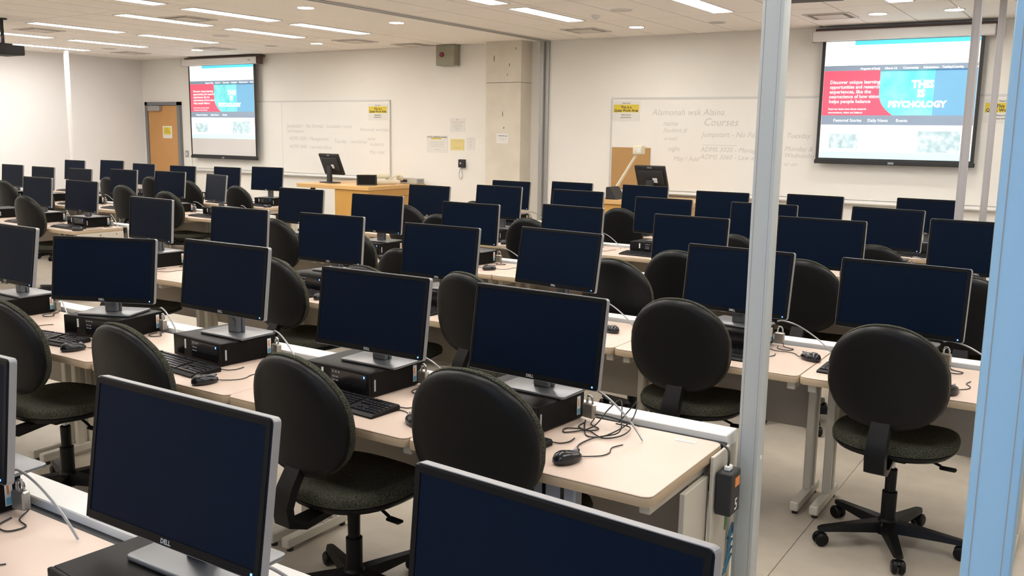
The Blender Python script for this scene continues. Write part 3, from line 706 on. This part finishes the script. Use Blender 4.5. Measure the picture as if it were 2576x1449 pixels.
for r, lst in STN.items():
    yf = ROWS[r][0]
    for i, (x, y, z, yw, tl) in enumerate(lst):
        where = '%s, %s' % (ORD[i], RB(r))
        a = R(yw); ca, sa = math.cos(a), math.sin(a)
        bx, by = x-sa*.075, y+ca*.075           # stand stands behind the panel
        mo = inst(mon0, (bx, by, PCTOP+.001), a, 'black widescreen monitor, %s' % where, 'desk monitors')
        hd = [c for c in mo.children if c.name.split('.')[0] == 'head'][0]
        hd.location = (0, -.075, CAM_H+z-PCTOP-.001); hd.rotation_euler = (-R(tl), 0, 0)
        rnd = random.Random(r*50+i)
        pa = R(rnd.uniform(-6.5, -1.5)) if yw < 10 else R(9)
        px, py = x-.05+rnd.uniform(-.02, .02), yf+.43
        if r == 2 and i == 1: px, py = -2.45, 2.71
        pc = inst(pc0, (px, py, TZ+.0005), pa, 'black desktop computer under the monitor, %s' % where, 'desktop computers')
        kx = px+rnd.uniform(-.02, .05); kyy = yf+.176+rnd.uniform(-.008, .002); ka = pa*.6-R(rnd.uniform(0, 3))
        if (r, i) == (2, 1): kx, kyy = -2.33, 2.462
        if (r, i) == (2, 0): kx, kyy = -1.68, 2.458
        if (r, i) == (2, 3): kx, kyy, ka = -4.20, 2.42, R(6)
        if (r, i) == (3, 1): kx, kyy = -1.50, 4.058
        kb = inst(kb0, (kx, kyy, TZ+.0005), ka, 'black keyboard at the computer %s' % where, 'keyboards')
        mx, my = kx+.30+rnd.uniform(0, .05), yf+.10+rnd.uniform(-.02, .05)
        if (r, i) == (2, 2): mx, my = -2.962, 2.345
        if (r, i) == (2, 1): mx, my = -1.955, 2.42
        if (r, i) == (2, 0): mx, my = -1.336, 2.40
        if (r, i) == (3, 1): mx, my = -1.087, 4.20
        if (r, i) == (3, 2): mx, my = -2.10, 4.20
        if (r, i) == (4, 4): mx, my = -3.83, 5.62
        inst(ms0, (mx, my, TZ+.0005), R(rnd.uniform(-35, -5)) if (r, i) not in ((2, 1), (3, 1), (3, 2)) else R(62), 'black mouse right of the keyboard %s' % where, 'computer mice')
        cx, cy = px+.175*math.cos(pa)-.145*math.sin(pa)+.022, py+.145*math.cos(pa)+.175*math.sin(pa)-.03
        inst(lk0, (cx, min(cy, yf+DD-.0), TZ+.0005), R(rnd.uniform(-12, 8)), 'padlock and steel cable on the computer %s' % where, 'cable locks')
# extra computer at the left edge of the photo (its monitor lies outside the frame)
inst(pc0, (-10.44, 5.63, TZ+.0005), R(-4), 'black desktop computer at the left edge, near row of the left bank', 'desktop computers')
# messy leads lying on the end desk of row 2
ml = thing('loose_leads', 'tangle of black leads on the end desk of the second row', 'cables', (-1.40, 2.70, TZ))
B().tube([(.064, -.245, .004), (.05, -.2, .004), (.02, -.15, .004), (.03, -.06, .006), (.08, .02, .012), (.06, .08, .05), (.03, .13, .09), (.0, .10, .06), (-.02, .02, .012), (-.08, -.06, .004), (-.1, -.02, .004), (-.03, .0, .006), (.05, -.04, .004), (.1, -.0, .01), (.09, .09, .012), (.02, .12, .006)], .0024, 6).build('lead', M_cord, ml)
B().tube([(-.09, .10, .004), (-.05, .02, .003), (.0, -.05, .003), (.06, -.03, .012), (.11, .05, .05), (.1, .12, .1), (.07, .14, .07), (.03, .12, .012)], .0024, 6).build('lead', M_cord, ml)
B().tube([(-.1, .12, .02), (-.02, .11, .03), (.06, .13, .015), (.1, .14, .006)], .003, 6).build('lead', M_cord, ml)

# ------------------------------------------------------------------ chairs
def egg(k_, n, wx, up, dnn):
    a = 2*PI*k_/n
    c, s = math.cos(a), math.sin(a)
    e = .87
    x = wx*math.copysign(abs(c)**e, c); z = (up if s > 0 else dnn)*math.copysign(abs(s)**e, s)
    if s > 0: x *= 1-.13*s*s
    return x, z
def dish(wx, up, dnn, zc, yf, prof, n=36):
    """prof: list of (r, dy); yf(x,z) -> y of the reference surface"""
    rs = []
    for (r_, dy) in prof:
        ring = []
        for k_ in range(n):
            x, z = egg(k_, n, wx*r_, up*r_, dnn*r_); ring.append((x, yf(x, z)+dy, zc+z))
        rs.append(ring)
    return rs
def make_chair():
    t = thing('office_chair', '', 'chair')
    yb = lambda x, z: -.275+.50*x*x+(-.10*z)-.5*z*z*(1 if z > 0 else .3)
    ZB = .755
    B().rings(dish(.232, .222, .205, ZB, yb, [(.02, -.022), (.35, -.022), (.65, -.02), (.85, -.016), (.94, -.008), (.985, .004), (1, .016), (.99, .022), (.9, .022), (.02, .022)])).build('back_shell', M_shell, t, 50)
    B().rings(dish(.230, .227, .203, ZB, yb, [(.02, .02), (.9, .02), (1, .022), (1.015, .032), (1.0, .046), (.95, .054), (.85, .058), (.5, .056), (.02, .054)])).build('back_cushion', M_fab, t, 50)
    # seat
    def seat(prof, m, nm):
        rs = []; n = 36
        for (r_, z) in prof:
            ring = []
            for k_ in range(n):
                a = 2*PI*k_/n; c, s = math.cos(a), math.sin(a); e = .78
                x = .245*math.copysign(abs(c)**e, c)*r_; y = .235*math.copysign(abs(s)**e, s)*r_
                x *= 1-.06*(y < 0)*(y/.235)**2
                ring.append((x, y+.01, z+.10*x*x-.18*max(0, y-.1)**2*6))
            rs.append(ring)
        B().rings(rs).build(nm, m, t, 50)
    seat([(.02, .405), (.7, .405), (.93, .415), (1, .432), (1, .438), (.9, .44), (.02, .44)], M_shell, 'seat_pan')
    seat([(.02, .436), (.95, .436), (1.005, .442), (1.01, .458), (.985, .474), (.93, .482), (.75, .480), (.4, .474), (.02, .472)], M_fab, 'seat_cushion')
    # back support: flat bar sweeping from under the seat up behind the back
    path = [(-.02, .395, .030), (-.14, .385, .032), (-.25, .375, .040), (-.318, .40, .043), (-.326, .46, .043), (-.303, .52, .042), (-.268, .575, .040), (-.25, .61, .034)]
    rs = []
    for i, (y, z, hw) in enumerate(path):
        y0, z0, _ = path[max(i-1, 0)]; y1, z1, _ = path[min(i+1, len(path)-1)]
        ty, tz = y1-y0, z1-z0; l = math.hypot(ty, tz); ny, nz = -tz/l, ty/l
        th = .014
        rs.append([(-hw, y-ny*th, z-nz*th), (-hw*.9, y+ny*th, z+nz*th), (hw*.9, y+ny*th, z+nz*th), (hw, y-ny*th, z-nz*th)][::-1])
    B().rings(rs).build('back_support', M_shell, t, 30)
    B().box(-.075, .075, -.10, .10, .375, .406, .008).build('mechanism', M_shell, t)
    g = B(); g.lathe([(.013, .30), (.013, .38)], 14); g.build('gas_piston', M_chrome, t)
    B().lathe([(.022, .20), (.024, .335), (.018, .34)], 18).lathe([(.030, .085), (.031, .235), (.024, .24)], 18).build('column_cover', M_shell, t)
    B().lathe([(.001, .05), (.05, .052), (.052, .09), (.034, .118), (.03, .12)], 20).build('hub', M_shell, t)
    lp = B(); lp.tube([(.06, .02, .39), (.14, .0, .382), (.19, -.01, .37)], .006, 8); lp.box(.185, .25, -.026, .006, .357, .369, .005); lp.build('height_lever', M_shell, t)
    for k_ in range(5):
        a = 2*PI*k_/5+R(-60)
        ca, sa = math.cos(a), math.sin(a)
        leg = B().rings([[(r_, s_*w_, z_) for (s_, z_) in ((-1, zl), (-.7, zt_), (.7, zt_), (1, zl))] for (r_, w_, zl, zt_) in ((.035, .034, .062, .108), (.12, .028, .064, .102), (.22, .023, .066, .092), (.285, .02, .066, .086), (.305, .012, .068, .082))])
        lo = leg.build('base_leg', M_shell, t, 40); lo.rotation_euler = (0, 0, a)
        cs = B()
        for s_ in (-1, 1): cs.lathe([(.006, s_*.005), (.026, s_*.005), (.029, s_*.009), (.029, s_*.019), (.022, s_*.026), (.004, s_*.027)], 18, (.292, 0, .029), 'y')
        wl = cs.build('caster_wheels', M_shell, lo); 
        hd_ = B(); hd_.lathe([(.009, .03), (.009, .072)], 10, (.288, 0, 0)); hd_.prism([(.265, .03), (.268, .05), (.28, .057), (.297, .057), (.312, .045), (.30, .04), (.285, .035)], -.0055, .0055, 'y'); hd_.build('caster_fork', M_shell, lo)
    return t
chair0 = make_chair()
CH = [  # row, X of the back, Y of the back, height offset, yaw, base spin
 (2, -1.55, 2.19, .05, 2), (2, -2.25, 2.13, .0, -4), (2, -3.09, 2.07, .01, -2), (2, -3.99, 2.10, .0, 4),
 (3, -.685, 3.80, .022, -2), (3, -1.56, 3.80, .032, 3), (3, -2.70, 3.74, .045, -10), (3, -3.40, 3.79, .015, 0), (3, -4.08, 3.74, .005, -4), (3, -5.72, 3.76, .0, 4),
 (4, -.60, 5.34, .035, 0), (4, -1.46, 5.33, .05, 0), (4, -2.22, 5.34, .04, 4), (4, -2.36, 4.72, .04, -4), (4, -4.2, 5.05, -.08, 4), (4, -4.93, 5.3, .0, 0), (4, -5.75, 5.3, .02, 0),
 (5, -1.38, 6.82, .0, 0), (5, -2.41, 6.86, .0, 0), (5, -4.26, 6.86, .01, 6), (5, -4.78, 6.25, .05, 0), (5, -5.64, 6.86, .055, 0),
 (6, -4.1, 8.33, .02, 3), (6, -5.85, 8.31, .0, 0),
 (14, -9.02, 5.1, .06, 0), (15, -9.08, 6.78, .03, 0), (15, -9.88, 6.78, .065, 0), (15, -11.6, 6.72, .03, 0), (15, -12.3, 6.66, .03, 0),
 (16, -9.63, 8.26, .01, 0), (16, -10.6, 8.24, .04, 0), (16, -11.4, 8.25, .065, 0), (16, -12.4, 8.25, .02, 0)]
byrow = {}
for c in CH: byrow.setdefault(c[0], []).append(c)
first = True
for r, lst in byrow.items():
    lst.sort(key=lambda c: -c[1])
    for i, (rr, x, y, dz, yw) in enumerate(lst):
        o = copy_tree(chair0)
        y = min(y, ROWS[rr][0]-.115)
        a = R(yw); off = .275
        o.location = (x-math.sin(a)*off, y+math.cos(a)*off, 0); o.rotation_euler = (0, 0, a)
        nm = ORD[i] if len(lst) > 1 else 'drawn up alone'
        tag(o, 'black swivel office chair, %s, at the %s' % (nm, RB(r)), 'chair', 'black office chairs')
        # turn the five-star base so that its casters stand clear of the desk feet
        yf_, xr_, n_d = ROWS[rr]
        hx, hy = o.location.x, o.location.y
        best = (1e9, 0)
        for sp in (0, 8, -8, 16, -16, 24, -24, 32, -32):
            bad = 0
            for k_ in range(5):
                an = 2*PI*k_/5+R(-60)+a+R(sp); cxx, cyy = hx+.292*math.cos(an), hy+.292*math.sin(an)
                for q_ in range(n_d):
                    for sg in (-1, 1):
                        fx = xr_-DW*(q_+.5)+sg*(DW/2-.045)
                        ddx = max(abs(cxx-fx)-.02, 0); ddy = max(yf_+.23-cyy, 0)
                        bad += max(0, .052-math.hypot(ddx, ddy))*100
            if bad+abs(sp)*.002 < best[0]: best = (bad+abs(sp)*.002, sp)
        for ch in o.children:
            b = ch.name.split('.')[0]
            if b == 'base_leg': ch.rotation_euler.z += R(best[1])
            if b in ('back_shell', 'back_cushion', 'seat_pan', 'seat_cushion', 'back_support', 'mechanism', 'height_lever', 'gas_piston'): ch.location.z = dz

for c in [g for ch in chair0.children for g in ch.children]+list(chair0.children)+[chair0]: bpy.data.objects.remove(c)
# ------------------------------------------------------------------ teacher desks
def teacher_desk(x0, x1, y0, y1, z, ped, label):
    t = thing('teacher_desk', label, 'desk', ((x0+x1)/2, y0, 0)); ox = (x0+x1)/2
    B().box(x0-ox, x1-ox, 0, y1-y0, z-.055, z, .004).build('desk_top', M_wood_t, t)
    pd = B().box(ped-ox, x1-ox-.02, .02, y1-y0-.05, .04, z-.057, .003).build('pedestal', M_wood, t)
    B().box(ped-ox+.01, x1-ox-.03, .04, y1-y0-.06, 0, .04).build('plinth', M_dark, pd, 0)
    B().box(x1-ox-.02-.004, x1-ox-.019, .05, y1-y0-.08, z-.16, z-.155).build('panel_joint', M_dark, pd, 0)
    for yy in (.06, y1-y0-.12):
        B().box(x0-ox+.22, x0-ox+.27, yy, yy+.05, .0, z-.057).build('leg', M_dark, t, 0)
    return t
teacher_desk(-9.95, -8.57, 9.62, 10.88, .965, -9.22, 'maple teacher desk with an open left side, by the left whiteboard')
teacher_desk(-5.3, -4.05, 9.92, 10.86, .955, -5.27, 'maple teacher desk behind the last row, by the right whiteboard')
def desk_monitor(x, y, z, rz, label, bw=.40, bh=.30, lean=22):
    t = thing('teacher_monitor', label, 'monitor', (x, y, z), rz)
    B().prism(rrect(-.14, .16, -.09, .09, .02, 3), 0, .014, 'z', .003, 1).build('stand_base', M_dark, t)
    B().box(-.045, .045, -.02, .02, .012, .24, .005).build('stand_column', M_dark, t)
    h = B().prism(rrect(-bw/2, bw/2, -bh/2, bh/2, .006, 2), .0, .03, 'y', .003, 1).build('head', M_dark, t)
    h.location = (0, .03, .265); h.rotation_euler = (R(lean), 0, 0)
    B().box(-bw/2+.03, bw/2-.03, -.022, .002, -bh/2+.06, bh/2-.05, .012, 2).build('rear_cover', M_grey if False else M_dark, h)
    B().box(.03, .09, -.024, -.0215, -.05, .01).build('rear_label', M_lab, h, 0)
    B().box(-.03, .03, -.002, .001, bh/2-.025, bh/2-.012).build('badge', M_grey, h, 0)
    B().box(-bw/2+.012, bw/2-.012, .029, .0315, -bh/2+.012, bh/2-.012).build('screen_panel', M_screen, h, 0)
    B().tube([(.05, .0, .22), (.06, -.03, .12), (.05, -.02, .03), (.08, .02, .006)], .004, 6).build('cable', M_cord, t)
    return t
desk_monitor(-9.66, 10.0, .966, R(-10), 'black monitor seen from behind on the left teacher desk', .46, .32)
desk_monitor(-4.62, 10.12, .956, R(-4), 'black monitor seen from behind on the right teacher desk', .40, .30, 24)
def wedge(x, y, z, rz, label):
    t = thing('desk_speaker', label, 'speaker', (x, y, z), rz)
    B().prism([(-.075, 0), (.075, 0), (-.02, .145), (-.065, .145)], -.14, .14, 'x', .004, 1).build('cabinet', M_dark, t)
    sl = math.atan2(.145, -.095)
    B().box(-.12, .12, -.001, .003, .02, .14).build('rear_panel', M_pcf, t, 0).location = (0, -.078, -.002)
    return t
wedge(-8.90, 9.96, .966, R(38), 'black wedge speaker on the left teacher desk')
wedge(-5.05, 10.1, .956, R(-86), 'black wedge speaker on the right teacher desk, left end')
# document cameras
t = thing('document_camera', 'cream document camera with a raised arm on the right teacher desk', 'document camera', (-5.2, 10.42, .956))
B().box(-.06, .28, -.13, .13, 0, .045, .012, 2).build('base_plate', M_cream, t)
B().lathe([(.05, .045), (.05, .09), (.03, .1)], 18, (-.02, 0, 0)).build('pivot', M_cream, t)
B().tube([(-.02, 0, .09), (.13, 0, .33), (.27, 0, .55)], [.022, .018, .018], 10).build('arm', M_cream, t)
B().box(.225, .345, -.06, .06, .53, .64, .015, 2).build('camera_head', M_cream, t)
B().box(.29, .33, -.062, -.058, .56, .61).build('head_panel', M_white, t, 0)
B().tube([(.04, .1, .05), (.08, .1, .10), (.2, .1, .11), (.27, .1, .11)], .009, 8).build('lamp_arm', M_cream, t)
B().tube([(0, 0, .1), (.08, -.02, .06), (.13, -.05, .02)], .004, 6).build('cable', M_cord, t)
t = thing('folded_document_camera', 'cream document camera folded flat on the left teacher desk', 'document camera', (-8.98, 10.32, .966), R(60))
B().box(-.2, .22, -.14, .14, 0, .06, .018, 2).build('base_plate', M_cream, t)
B().tube([(-.2, .02, .11), (.15, .02, .11)], .035, 12).build('camera_arm', M_cream, t)
B().box(-.26, -.17, -.04, .08, .055, .15, .012, 2).build('camera_head', M_cream, t)
B().tube([(.1, -.08, .06), (.3, .05, .13)], .009, 8).tube([(.12, .1, .06), (.3, -.08, .13)], .009, 8).build('lamp_arms', M_cream, t)
B().lathe([(.035, -.04), (.05, .04)], 16, (.31, .0, .09), 'x').build('lamp_head', M_cream, t)
t = thing('equipment_box', 'flat grey equipment box at the back of the left teacher desk', 'box', (-8.74, 10.77, .966))
B().box(-.16, .16, -.09, .09, 0, .075, .004).build('case', M_tan, t); B().box(.161, .163, -.06, .06, .02, .06).build('rear_socket', M_grey, t, 0)
B().box(-.14, -.02, -.092, -.089, .02, .055).build('front_display', M_dark, t, 0)
